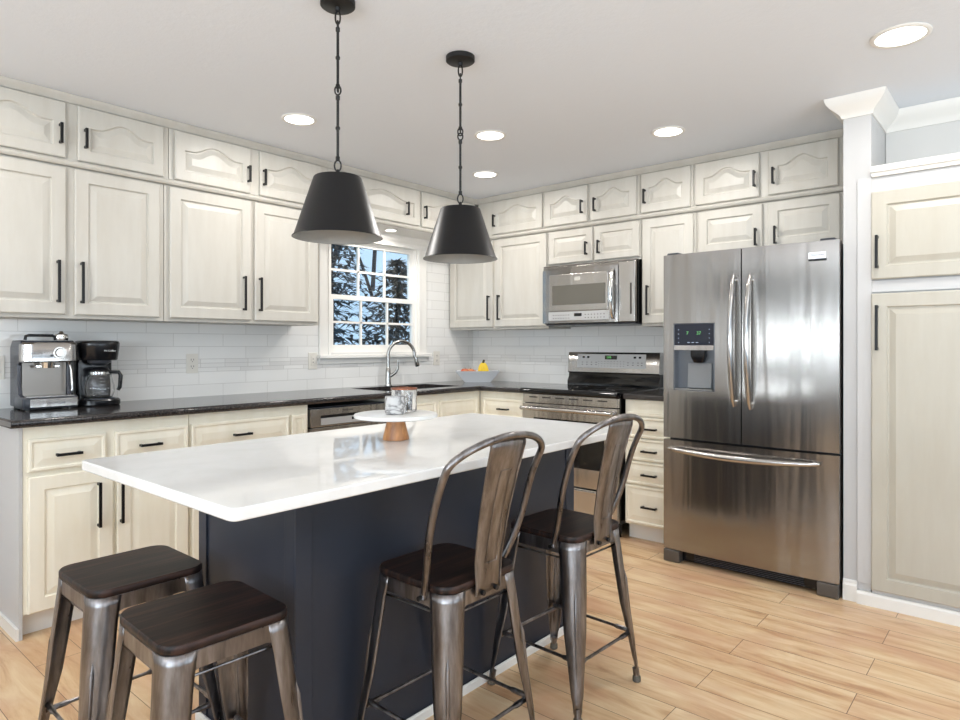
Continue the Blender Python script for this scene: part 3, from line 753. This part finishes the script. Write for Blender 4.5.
def stool(name, label, loc, rz, group, back):
    t = thing(name, label, 'stool', loc, rz, group)
    outline = rrect(.31, .31, .05, n=7)
    rs_ = [rrect(.31-2*i, .31-2*i, .05-i, n=7) for i in (.002, 0, 0, .003)]
    obj('seat', MB().loft([[(x, y, z) for x, y in r] for r, z in zip(rs_, (SZ-.020, SZ-.017, SZ-.004, SZ))]), M['darkwood'], t, smooth=40)
    fr = MB()
    R = .1545
    for k in range(4):
        a = k*PI/2; ca, sa = round(math.cos(a)), round(math.sin(a))
        # apron plate with arched lower edge, outer face at distance R
        poly = [(-.112, .5695), (-.112, .495), (-.106, .513), (-.096, .525), (-.08, .5305), (.08, .5305), (.096, .525), (.106, .513), (.112, .495), (.112, .5695)]
        v0 = [(x, -R, z) for x, z in poly]; v1 = [(x, -R+.0025, z) for x, z in poly]
        mb = MB().loft([v1, v0]); mb.v = [(x*ca-y*sa, x*sa+y*ca, z) for x, y, z in mb.v]; fr.add(mb.v, mb.f)
    fr.loft([[(x, y, z) for x, y in rrect(.306, .306, .05, n=7)] for z in (.5665, .5705)])
    # tie rods just below the seat
    for k in range(4):
        a = k*PI/2; ca, sa = math.cos(a), math.sin(a)
        mb = MB().tube([(-.135, -.135, .508), (.135, -.135, .508)], .0035, 8); mb.v = [(x*ca-y*sa, x*sa+y*ca, z) for x, y, z in mb.v]; fr.add(mb.v, mb.f)
    obj('seat_frame', fr, M['gun'], t, smooth=40)
    ft = MB()
    for k, z in ((0, .178), (1, .19), (2, .178), (3, .19)):
        a = k*PI/2; ca, sa = math.cos(a), math.sin(a)
        mb = MB().tube([(-.170, -.166, z), (-.12, -.166, z), (-.11, -.166, z), (.11, -.166, z), (.12, -.166, z), (.170, -.166, z)], [.0085, .0085, .0055, .0055, .0085, .0085], 8)
        mb.v = [(x*ca-y*sa, x*sa+y*ca, zz) for x, y, zz in mb.v]; ft.add(mb.v, mb.f)
    obj('footrest', ft, M['gun'], t, smooth=40)
    for sx in (-1, 1):
        for sy in (-1, 1):
            L = obj('leg', leg_mb(sx, sy), M['gun'], t, smooth=50, solid=.002)
            # pressed rib down the outer corner
            rib = MB().tube([(sx*q_, sy*q_, z_) for q_, z_ in ((.1570, .41), (.1600, .38), (.1688, .27), (.1826, .14), (.1862, .11))], [.001, .006, .0055, .0045, .001], 8)
            obj('rib', rib, M['gun'], L, smooth=60)
            f = MB().cyl((sx*.186, sy*.186, .050), (sx*.189, sy*.189, .020), .0125, .0115, 14)
            obj('ferrule', f, M['gun'], L, smooth=40)
            f = MB().lathe([(.0125, 0), (.0155, .003), (.015, .018), (.011, .024)], (sx*.189, sy*.189, 0), 16)
            obj('rubber_foot', f, M['rubber'], L, smooth=40)
    if back:
        pts = hoop()
        mb = MB().tube(pts, .0105, 12)
        obj('back_hoop', mb, M['gun'], t, smooth=60)
        for s in (-1, 1): obj('bolt', MB().cyl((s*.160, -.066, .553), (s*.178, -.066, .553), .007, n=12), M['black'], t, smooth=40)
        # splat : curved sheet
        rings = []; n = 20; mth = 11
        z0, z1 = .548, .985
        for i in range(n+1):
            tt = i/n; z = z0+(z1-z0)*tt
            y = -.166 if z < .60 else 0
            yh = hy(z)
            yb = -.164
            s_ = min(1, max(0, (z-.565)/.40)); 
            y = yb*(1-s_)+(-.247)*s_ - .010*math.sin(PI*s_)*-1
            hw = .051+(.074-.051)*s_
            row = []
            for j in range(mth):
                u = -1+2*j/(mth-1)
                dish = .010*(u*u)*min(1, max(0, (z-.57)/.06))
                row.append((u*hw, y+dish, z))
            rings.append(row)
        sp = obj('backrest', MB().loft(rings, False, False, closed=False), M['gun'], t, smooth=60, solid=.0025)
        ed = MB()
        for u in (0, mth-1): ed.tube([r[u] for r in rings], .0032, 6)
        rb = MB()
        obj('folded_edge', ed, M['gun'], sp, smooth=60)
        rr_ = [(r[mth//2][0]+s*.022*min(1, 1.0), r[mth//2][1]-.001, r[mth//2][2]) for s in (-1,) for r in rings[4:17]]
        rr2 = [(p[0]+.044, p[1], p[2]) for p in rr_][::-1]
        obj('pressed_rib', MB().tube(rr_+rr2, .0011, 6, closed=True), M['gun'], sp, smooth=60)
        for s in (-.028, .028): obj('bolt', MB().cyl((s, -.160, .553), (s, -.173, .553), .007, n=12), M['black'], sp, smooth=40)
    return t
def hy(z):
    d = z-.56; return -.066-.568*d+1.682*d*d-3.097*d**3
def hoop():
    pts = []
    w, z1, zt, q, w0 = .201, .919, .995, 1.815, .157
    L = [(w, .56+(z1-.56)*i/14) for i in range(14)]
    for k in range(15):
        ph = PI/2*k/14; L.append((w*math.cos(ph)**(2/q) if k < 14 else 0, z1+(zt-z1)*math.sin(ph)**(2/q)))
    def f(u, z):
        tt = min(1, max(0, (z-.56)/.22)); return u*(w0+(w-w0)*math.sin(tt*PI/2))/w
    right = [(f(u, z), hy(z), z) for u, z in L]
    left = [(-x, y, z) for x, y, z in right[:-1]]
    pts = left+right[::-1]
    pts = [(-.166, -.066, .548)]+pts+[(.166, -.066, .548)]
    return pts
GS = 'backless metal stools with dark wooden seats'; GB = 'metal bar stools with hoop backs along the island'
stool('bar_stool', 'backless metal stool with dark wood seat, nearer the cream cabinets, partly hidden behind another', (-3.588, -1.816, 0), math.radians(0), GS, False)
stool('bar_stool', 'backless metal stool in the front, its dark wood seat against the island end', (-3.600, -2.287, 0), math.radians(-2), GS, False)
stool('bar_stool', 'hoop-backed metal bar stool in front of the middle of the island, nearest the camera', (-2.967, -2.503, 0), math.radians(-.8), GB, True)
stool('bar_stool', 'hoop-backed metal bar stool at the right end of the island before the range', (-2.357, -2.519, 0), math.radians(-2.5), GB, True)

# ------------------------------------------------------------------ pendants
def pendant(label, x, y, drop=0):
    t = thing('pendant_lamp', label, 'pendant lamp', (x, y, CZ), 0, 'black cone pendants over the island')
    obj('canopy', MB().lathe([(.060, 0), (.060, -.018), (.055, -.022), (.010, -.024), (.008, -.036)], (0, 0, 0), 40), M['black'], t, smooth=40)
    st = MB()
    def link(z0, z1, r=.010, rot=0):
        n = 18; pts = []
        for k in range(n):
            a = 2*PI*k/n; u = r*math.cos(a); zz = (z0+z1)/2+(z1-z0)/2*math.sin(a)
            pts.append((u*math.cos(rot), u*math.sin(rot), zz))
        st.tube(pts, .003, 7, closed=True)
    link(-.034, -.082, .0085, -.85); link(-.070, -.096, .006, .7)
    def rod(za, zb):
        st.cyl((0, 0, za), (0, 0, zb), .005, n=10)
        st.lathe([(.003, .006), (.0075, .004), (.0075, -.008), (.004, -.012)], (0, 0, za), 14)
        st.lathe([(.004, .012), (.0075, .008), (.0075, -.004), (.003, -.006)], (0, 0, zb), 14)
        zm_ = (za+zb)/2
        st.lathe([(.004, .008), (.008, .003), (.008, -.003), (.004, -.008)], (0, 0, zm_), 14)
    rod(-.098, -.300); link(-.296, -.328, .0105, -.85); link(-.305, -.318, .006, .7)
    if drop: link(-.318, -.330-drop, .0105, -.85)
    rod(-.336-drop, -.552-drop); link(-.556-drop, -.594-drop, .0115, -.85)
    st.lathe([(.003, -.588), (.007, -.594), (.007, -.606), (.012, -.610), (.012, -.618)], (0, 0, -drop), 14)
    obj('stem', st, M['black'], t, smooth=50)
    zt, zb = -.617-drop, -.826-drop
    sh = MB().lathe([(.006, zt+.002), (.080, zt+.001), (.083, zt-.002), (.149, zb+.007), (.154, zb+.003), (.155, zb), (.1535, zb), (.148, zb+.007), (.0815, zt-.006), (.006, zt-.004)], (0, 0, 0), 64, False, False)
    s_ = obj('lamp_shade', sh, M['shade'], t, smooth=35)
    obj('shade_lining', MB().lathe([(.1525, zb+.0005), (.1470, zb+.008), (.0805, zt-.007), (.006, zt-.006)], (0, 0, 0), 64, False, False), M['lining'], s_, smooth=35)
    obj('bulb_socket', MB().lathe([(.018, zt-.006), (.018, zt-.05), (.012, zt-.055)], (0, 0, 0), 20), M['plastic_black'], t, smooth=40)
    obj('bulb', MB().lathe([(.012, zt-.053), (.020, zt-.07), (.029, zt-.095), (.027, zt-.115), (.015, zt-.13), (.002, zt-.134)], (0, 0, 0), 24), mat('frosted_bulb', rgb(235, 232, 225), .3), t, smooth=60)
pendant('black cone pendant lamp over the near left half of the island', -2.9756, -1.987)
pendant('black cone pendant lamp over the far right half of the island', -2.373, -2.015, .016)

# ------------------------------------------------------------------ recessed ceiling lights
def can(label, x, y, r, power, z=CZ, name='recessed_light'):
    t = thing(name, label, 'ceiling light', (x, y, z-.0005), 0, 'recessed ceiling lights')
    obj('trim_ring', MB().lathe([(r, 0), (r*1.22, 0), (r*1.22, -.003), (r*1.15, -.007), (r*1.0, -.006)], (0, 0, 0), 40, False, False), M['trimwhite'], t, smooth=40)
    obj('lens', MB().lathe([(r*1.0, -.004), (.001, -.0045)], (0, 0, 0), 40, False, True), M['lamp'], t)
    l = area('downlight', (x, y, z-.012), (0, 0, -1), r*1.8, r*1.8, power, (1, .97, .93), 'DISK', math.radians(178))
    l.parent = None
CL = 8
can('round recessed light at the upper right, nearest the pantry', -1.40, -3.435, .085, CL)
can('round recessed light in the ceiling in front of the refrigerator', -.922, -2.268, .075, CL)
can('round recessed light between the two pendants and the microwave', -1.522, -1.469, .075, CL)
can('round recessed light nearest the corner of the room, above the range corner', -.897, -.903, .075, CL)
can('round recessed light left of the pendants, before the window wall cabinets', -2.385, -.869, .075, CL)
can('small puck light in the soffit above the kitchen window', -1.15, -.20, .04, 3.0, ZM+.0005, 'soffit_light')
# unseen lamps, added without fixtures, keep the hidden part of the room lit
for i, (x, y) in enumerate(((-3.9, -.95), (-4.3, -5.2), (-6.3, -2.2), (-1.8, -5.4))):
    area('downlight', (x, y, CZ-.012), (0, 0, -1), .14, .14, CL, (1, .97, .93), 'DISK', math.radians(178))

# ------------------------------------------------------------------ faucet
fc = thing('faucet', 'brushed nickel gooseneck kitchen faucet behind the sink', 'faucet', (-1.085, -.095, ZC), -.15)
obj('base', MB().lathe([(.028, 0), (.028, .006), (.022, .012), (.020, .10), (.017, .135), (.0135, .14)], (0, 0, 0), 24), M['nickel'], fc, smooth=40)
pts = [(0, 0, .13), (0, 0, .22)]
for k in range(0, 17):
    a = PI-(PI*1.06)*k/16
    pts.append((.108+.108*math.cos(a), -.0-.04*(k/16), .240+.10*math.sin(a)))
pts.append((.226, -.043, .205))
obj('spout', MB().tube(pts, .0125, 14), M['nickel'], fc, smooth=60)
obj('spray_head', MB().tube([(.222, -.043, .218), (.228, -.044, .195), (.238, -.046, .152), (.240, -.046, .145)], [.0145, .016, .019, .016], 16), M['nickel'], fc, smooth=50)
obj('lever', MB().tube([(.015, -.01, .075), (.045, -.03, .10), (.062, -.04, .135), (.060, -.045, .175), (.058, -.045, .195)], [.013, .011, .009, .008, .006], 12), M['nickel'], fc, smooth=60)

# outlets on the backsplash
def outlet(label, x, kind):
    t = thing('wall_outlet', label, 'outlet', (x, -.0085, 1.13), 0, 'cream wall plates on the backsplash')
    w_ = .072 if kind != 'wide' else .078
    obj('cover_plate', MB().box(-w_/2, w_/2, -.005, 0, -.058, .058), M['plate'], t, bevel=.002)
    if kind == 'outlet':
        for z in (-.02, .02):
            obj('socket', MB().loft([[(x_, y_, z_+z) for x_, z_ in rrect(.032, .028, .01)] for y_ in (-.0045, -.0065)][::1]), M['plate'], t)
            s = MB().box(-.009, -.006, -.0068, -.0062, z-.002, z+.008).box(.006, .009, -.0068, -.0062, z-.002, z+.008).box(-.002, .002, -.0068, -.0062, z-.011, z-.006)
            obj('slots', s, M['slot'], t)
    else:
        obj('rocker', MB().box(-.016, .016, -.008, -.004, -.033, .033), M['plate'], t, bevel=.002)
        obj('slots', MB().box(-.003, .003, -.0086, -.0078, .010, .016).box(-.003, .003, -.0086, -.0078, -.012, -.006), M['slot'], t)
outlet('cream double outlet on the tile midway between coffee maker and window', -2.553, 'outlet')
outlet('cream wall plate directly left of the window sill', -1.704, 'switch')
outlet('cream wall plate directly right of the window sill', -.475, 'outlet')
outlet('cream wall plate at the left picture edge beside the espresso machine', -3.515, 'outlet')

# ------------------------------------------------------------------ espresso machine
es = thing('espresso_machine', 'stainless and black espresso machine on the left end of the granite counter', 'espresso machine', (-3.345, -.108, ZC+.0008), math.radians(0))
es.scale = (1, .8, 1)
ew = .226
side = [(-.145, .010), (-.145, .05), (-.06, .075), (-.035, .12), (-.035, .215), (-.11, .235), (-.125, .26), (-.12, .315), (-.09, .332), (.08, .332), (.12, .30), (.12, .010)]
body = MB()
for a, b in ((-ew/2, -ew/2+.018), (ew/2-.018, ew/2)): body.prism_x([(y, z) for y, z in side][::-1], a, b)
body.box(-ew/2+.018, ew/2-.018, -.02, .119, .01, .331)
obj('body', body, mat('slate_grey_plastic', rgb(62, 64, 72), .25), es, bevel=.006)
obj('back_plate', MB().box(-ew/2+.020, ew/2-.020, -.028, -.0205, .062, .225), mat('brushed_plate', (.30, .275, .25, 1), .35, 1), es)
head = MB().loft([[(x, y, z) for x, y in rrect(ew+.012-i, .125-i, .045, .004, -.095)] for z, i in ((.226, .012), (.232, 0), (.312, 0), (.322, .014))])
hd_ = obj('control_head', head, M['steel_lt'], es, smooth=35)
kn = MB().cyl((.035, -.155, .272), (.035, -.166, .272), .028, .028, 28).cyl((.035, -.166, .272), (.035, -.182, .272), .022, .019, 28)
obj('dial', kn, M['steel'], hd_, smooth=40)
text('lettering', 'BARISTA', M['slot'], hd_, (-.058, -.1582, .268), .012)
obj('button', MB().cyl((.002, -.156, .258), (.002, -.162, .258), .006, n=12), M['dark_grey'], hd_, smooth=40)
obj('group_head', MB().cyl((0, -.085, .226), (0, -.085, .198), .034, .031, 28), M['chrome'], es, smooth=40)
obj('portafilter_lug', MB().box(-.052, .052, -.10, -.07, .200, .212), M['chrome'], es, bevel=.003)
bs_ = obj('drip_base', MB().loft([[(x, y, z) for x, y in rrect(ew+.008-i, .175-i, .012, 0, -.075)] for z, i in ((.006, .006), (.012, 0), (.054, 0), (.060, .008))]), mat('base_grey', rgb(54, 56, 62), .3), es, smooth=35)
obj('base_front_plate', MB().box(-.088, .112, -.1665, -.162, .012, .052), M['steel_lt'], bs_, bevel=.002)
text('lettering', 'espresso', M['dark_grey'], bs_, (.02, -.1672, .031), .020)
obj('drip_grid', MB().box(-.10, .10, -.155, -.03, .060, .064), M['nickel'], bs_)
obj('steam_wand', MB().tube([(.088, -.10, .23), (.094, -.12, .19), (.096, -.135, .10), (.094, -.135, .085)], [.005, .0045, .0045, .006], 10), M['chrome'], es, smooth=50)
hn = MB().tube([(-.085, -.05, .333), (-.082, -.05, .352), (-.07, -.05, .356), (.03, -.05, .356), (.04, -.05, .350), (.042, -.05, .333)], .007, 10)
obj('cup_rail', hn, M['plastic_black'], es, smooth=50)
obj('milk_jug_lid', MB().lathe([(.030, .333), (.034, .345), (.030, .362), (.012, .368), (.008, .378), (.001, .379)], (.070, -.035, 0), 20), M['chrome'], es, smooth=40)
for x in (-.09, .09):
    for y in (-.13, .09): obj('foot', MB().cyl((x, y, 0), (x, y, .012), .012, n=12), M['plastic_black'], es)

# ------------------------------------------------------------------ drip coffee maker
cm = thing('coffee_maker', 'black drip coffee maker with a glass carafe beside the espresso machine', 'coffee maker', (-3.112, -.138, ZC+.0008), math.radians(-3))
cm.scale = (1, .88, 1)
obj('base', MB().loft([[(x, y, z) for x, y in rrect(.19-i, .24-i, .07, 0, 0)] for z, i in ((0, .008), (.006, 0), (.026, 0), (.034, .012))]), M['plastic_black'], cm, smooth=35)
obj('warming_plate', MB().cyl((0, -.045, .033), (0, -.045, .038), .068, n=32), M['dark_grey'], cm, smooth=40)
obj('column', MB().loft([[(x, y, z) for x, y in rrect(.165, .075, .02, 0, .075)] for z in (.033, .24)]), M['plastic_black'], cm, smooth=35)
hd2 = obj('brew_head', MB().loft([[(x, y, z) for x, y in rrect(w_, d_, .075, 0, -.0)] for z, w_, d_ in ((.232, .168, .215), (.238, .172, .22), (.305, .186, .236), (.318, .188, .238), (.328, .180, .230), (.332, .16, .21))]), M['plastic_black'], cm, smooth=35)
text('lettering', 'Mr.Coffee', mat('white_print', rgb(225, 225, 225), .5), hd2, (.03, -.1172, .280), .013, (PI/2-.08, 0, 0))
obj('filter_cup', MB().lathe([(.055, .2315), (.052, .22), (.03, .205), (.01, .203)], (0, -.045, 0), 28), M['dark_grey'], cm, smooth=40)
cf = obj('carafe', MB().lathe([(.040, .040), (.062, .044), (.070, .07), (.069, .10), (.058, .14), (.046, .165), (.044, .175), (.042, .175), (.044, .164), (.056, .139), (.0665, .10), (.0675, .07), (.060, .046), (.001, .043)], (0, -.045, 0), 36, True, False), M['glass'], cm, smooth=50)
obj('carafe_lid', MB().lathe([(.047, .172), (.048, .180), (.040, .190), (.015, .196), (.001, .197)], (0, -.045, 0), 28), M['plastic_black'], cf, smooth=40)
obj('carafe_band', MB().lathe([(.0475, .155), (.0485, .155), (.0485, .172), (.0465, .172)], (0, -.045, 0), 36, False, False), M['chrome'], cf, smooth=40)
obj('carafe_handle', MB().tube([(.048, -.055, .170), (.085, -.065, .168), (.094, -.068, .15), (.090, -.066, .09), (.082, -.062, .075)], [.008, .010, .011, .010, .008], 10), M['plastic_black'], cf, smooth=50)
mk = MB()
for k in range(5):
    z = .075+k*.016; mk.box(-.012, .0, -.045-.0712+max(0, (z-.09))*.22, -.045-.070+max(0, (z-.09))*.22, z, z+.002)
obj('level_marks', mk, M['panel_grey'], cf)

# ------------------------------------------------------------------ fruit bowl
fb = thing('fruit_bowl', 'white square-sided ceramic bowl of fruit in the counter corner', 'bowl', (-.265, -.285, ZC+.0006), math.radians(-49+90-90))
def sq(w_, d_, z, r=.01): return [(x, y, z) for x, y in rrect(w_, d_, r, n=3)]
obj('bowl', MB().loft([sq(.215, .12, 0), sq(.37, .20, .094), sq(.36, .19, .094), sq(.21, .115, .008)], True, True), mat('white_ceramic', rgb(222, 224, 227), .25), fb, smooth=30)
cd, sd_ = math.cos(fb.rotation_euler.z), math.sin(fb.rotation_euler.z)
def inb(x, y, z): return (-.265+x*cd-y*sd_, -.285+x*sd_+y*cd, ZC+z)
def apple(label, x, y, z, r, col):
    t = thing('apple', label, 'apple', inb(x, y, z+.022), random.random(), 'apples in the fruit bowl')
    prof = [(.001, r*.22), (r*.25, r*.05), (r*.6, 0.02*r), (r*.9, r*.45), (r, r*.95), (r*.9, r*1.45), (r*.6, r*1.75), (r*.25, r*1.72), (r*.05, r*1.55)]
    m_ = mat('apple_skin', col, .3); v_ = coords(m_, 'Object', (1, 1, .4))
    lk(m_, ramp(m_, noise(m_, v_, 35, 3, .6), [(.35, col), (.8, rgb(226, 170, 110))]), pb(m_).inputs['Base Color'])
    obj('flesh', MB().lathe(prof, (0, 0, 0), 24), m_, t, smooth=80)
    obj('stem', MB().tube([(0, 0, r*1.5), (.003, 0, r*2.0)], .0015, 6), M['slot'], t)
random.seed(3)
apple('red apple at the left end of the fruit bowl', -.105, -.02, .024, .038, rgb(176, 62, 50))
apple('reddish apple in the middle of the fruit bowl left of the bananas', -.034, -.034, .023, .031, rgb(200, 96, 66))
apple('pale orange apple behind the bananas in the fruit bowl', -.06, .045, .028, .034, rgb(216, 140, 96))
yl = mat('banana_skin', rgb(232, 196, 40), .4)
bn = thing('banana_bunch', 'small bunch of yellow bananas standing in the fruit bowl', 'bananas', inb(.045, -.005, .050), fb.rotation_euler.z)
for k in range(4):
    a = (-.55+.42*k)
    pts = []; rr_ = []
    for i in range(12):
        t = i/11
        out = .060*t**.8-.012*t*t
        pts.append((math.sin(a*1.5)*out, -.016-.30*math.cos(a)*out, .112-.115*t**1.25))
        rr_.append([.006, .010, .0145, .0165, .0175, .018, .018, .017, .016, .013, .009, .004][i])
    obj('banana', MB().tube(pts, rr_, 8), yl, bn, smooth=60)
obj('stem', MB().tube([(.0, -.016, .100), (.004, -.016, .122), (.010, -.015, .136)], [.013, .010, .009], 8), mat('banana_stem', rgb(70, 60, 24), .6), bn, smooth=50)

# ------------------------------------------------------------------ cake stand, candle, jar
cs = thing('cake_stand', 'round white stone cake stand with a tapered wooden foot on the island', 'cake stand', (-2.814, -2.108, IZ+.0006))
obj('foot', MB().lathe([(.044, 0), (.047, .002), (.046, .012), (.030, .074), (.030, .078)], (0, 0, 0), 14), M['wood'], cs, smooth=30)
obj('plate', MB().lathe([(.02, .078), (.140, .078), (.147, .081), (.148, .085), (.146, .0915), (.140, .093)], (0, 0, 0), 64), M['marble_plain'], cs, smooth=40)
zp = IZ+.0006+.0935
cn = thing('candle', 'small marble-patterned candle tumbler standing in front on the cake stand', 'candle', (-2.835, -2.128, zp))
obj('tumbler', MB().lathe([(.030, 0), (.034, .003), (.036, .006), (.036, .062), (.0335, .062), (.0335, .012), (.001, .012)], (0, 0, 0), 40, True, False), M['marble'], cn, smooth=40)
obj('wax', MB().lathe([(.033, .013), (.033, .052), (.001, .052)], (0, 0, 0), 32), M['marble_plain'], cn, smooth=40)
jr = thing('glass_jar', 'clear glass jar with a copper rim behind the marble candle', 'jar', (-2.745, -2.075, zp))
obj('vessel', MB().lathe([(.044, 0), (.047, .004), (.0475, .082), (.0455, .082), (.045, .008), (.001, .006)], (0, 0, 0), 48, True, False), M['glass'], jr, smooth=50)
obj('rim', MB().lathe([(.0482, .0795), (.0488, .0825), (.0482, .0855), (.0450, .0855), (.0450, .0825), (.0482, .0795)], (0, 0, 0), 48, False, False), mat('copper_rim', rgb(150, 92, 66), .3, .6), jr, smooth=40)
ct_ = MB()
for k in range(5):
    a = k*2.4; r_ = .018+.012*((k*7) % 3)/2
    ct_.cyl((r_*math.cos(a), r_*math.sin(a), .007), (r_*1.15*math.cos(a), r_*1.15*math.sin(a), .060+.01*((k*5) % 3)), .0065, .0065, 10)
obj('paper_rolls', ct_, M['marble'], jr, smooth=50)

# ------------------------------------------------------------------ outdoors beyond the window
grd = mat('winter_ground', rgb(70, 74, 62), .9)
struct('ground', MB().box(-10, 30, .2, 40, -.9, -.8), grd)
bark = mat('dark_bark', rgb(48, 48, 54), .9)
ndl = mat('evergreen_needles', rgb(40, 58, 64), .8)
ndl2 = mat('blue_spruce_needles', rgb(58, 80, 94), .8)
rnd = random.Random(11)
def conifer(label, x, y, h, r, m_):
    t = thing('evergreen_tree', label, 'tree', (x, y, -.8), 0, 'evergreens outside the window')
    obj('trunk', MB().cyl((0, 0, 0), (0, 0, h*.98), .09, .01, 10), bark, t, smooth=50)
    mb = MB()
    lev = 26
    for i in range(lev):
        tt = i/(lev-1); z = h*(.10+.88*tt); rr_ = r*(1-tt)**.8+.08
        nb = int(16-9*tt)
        for k in range(nb):
            a = 2*PI*(k+rnd.random())/nb; L = rr_*(.75+.4*rnd.random())
            n = 9
            for j in range(n):
                s = (j+.6)/n; d = L*s
                px, py, pz = d*math.cos(a), d*math.sin(a), z-.28*d*s+.05*rnd.random()
                for q in range(2):
                    b = a+rnd.uniform(-1.3, 1.3); l = .16+.10*rnd.random(); w_ = .035
                    ex, ey, ez = px+l*math.cos(b), py+l*math.sin(b), pz+rnd.uniform(-.14, .05)
                    sx_, sy_ = -math.sin(b)*w_, math.cos(b)*w_
                    mb.add([(px-sx_, py-sy_, pz), (px+sx_, py+sy_, pz), (ex, ey, ez)], [(0, 1, 2)])
    obj('foliage', mb, m_, t)
for lb, x, y, h, r, m_ in (('dark evergreen tree seen through the left panes of the window', .35, 3.6, 3.6, 1.5, ndl),
                       ('bluish evergreen tree seen through the middle panes of the window', 2.3, 5.2, 4.4, 1.9, ndl2),
                       ('dark evergreen tree seen through the right panes of the window', 3.6, 5.0, 3.6, 1.7, ndl),
                       ('evergreen tree further back, filling gaps in the lower window', 3.0, 8.6, 5.2, 2.4, ndl2)):
    conifer(lb, x, y, h, r, m_)
def bare(label, x, y, h, r0, lean):
    t = thing('bare_tree', label, 'tree', (x, y, -.8), 0, 'leafless trees outside the window')
    mb = MB()
    def grow(p, d, L, r, dep):
        pts = [p]; q = Vector(p); dd = Vector(d).normalized(); rs = [r]
        for i in range(4):
            dd = (dd+Vector((rnd.uniform(-.16, .16), rnd.uniform(-.16, .16), rnd.uniform(-.03, .1)))).normalized()
            q = q+dd*L/4; pts.append(tuple(q)); rs.append(r*(1-.13*(i+1)))
        mb.tube(pts, rs, 6)
        if dep > 0:
            for k in range(3 if dep > 1 else 4):
                i = rnd.randint(1, 4); a = rnd.uniform(0, 2*PI)
                nd_ = (dd+Vector((math.cos(a), math.sin(a), rnd.uniform(-.1, .6)))*.8)
                grow(pts[i], nd_, L*.62, rs[i]*.5, dep-1)
    grow((0, 0, 0), (lean, 0, 1), h*.45, r0, 0)
    top_ = mb.v[-1]
    grow(tuple(Vector((lean*h*.42, 0, h*.42))), (lean+.15, 0, 1), h*.5, r0*.8, 3)
    grow(tuple(Vector((lean*h*.40, 0, h*.40))), (lean-.35, .1, 1), h*.42, r0*.6, 3)
    obj('trunk', mb, bark, t, smooth=60)
for i, (lb, x, y, h, r0, ln_) in enumerate((('leafless tree with a leaning trunk in the upper left panes', 1.6, 6.9, 7.0, .08, .03),
                                 ('thick leafless tree trunk in the upper right panes', 4.4, 8.6, 8.0, .10, .05),
                                 ('thin leafless tree behind the others in the upper middle panes', 3.6, 10.8, 8.5, .10, -.02),
                                 ('slender leafless tree at the right edge of the window view', 5.8, 8.4, 8.0, .07, .02),
                                 ('distant leafless tree at the left edge of the window view', 1.9, 10.0, 8.0, .10, -.03))):
    bare(lb, x, y, h, r0, ln_)
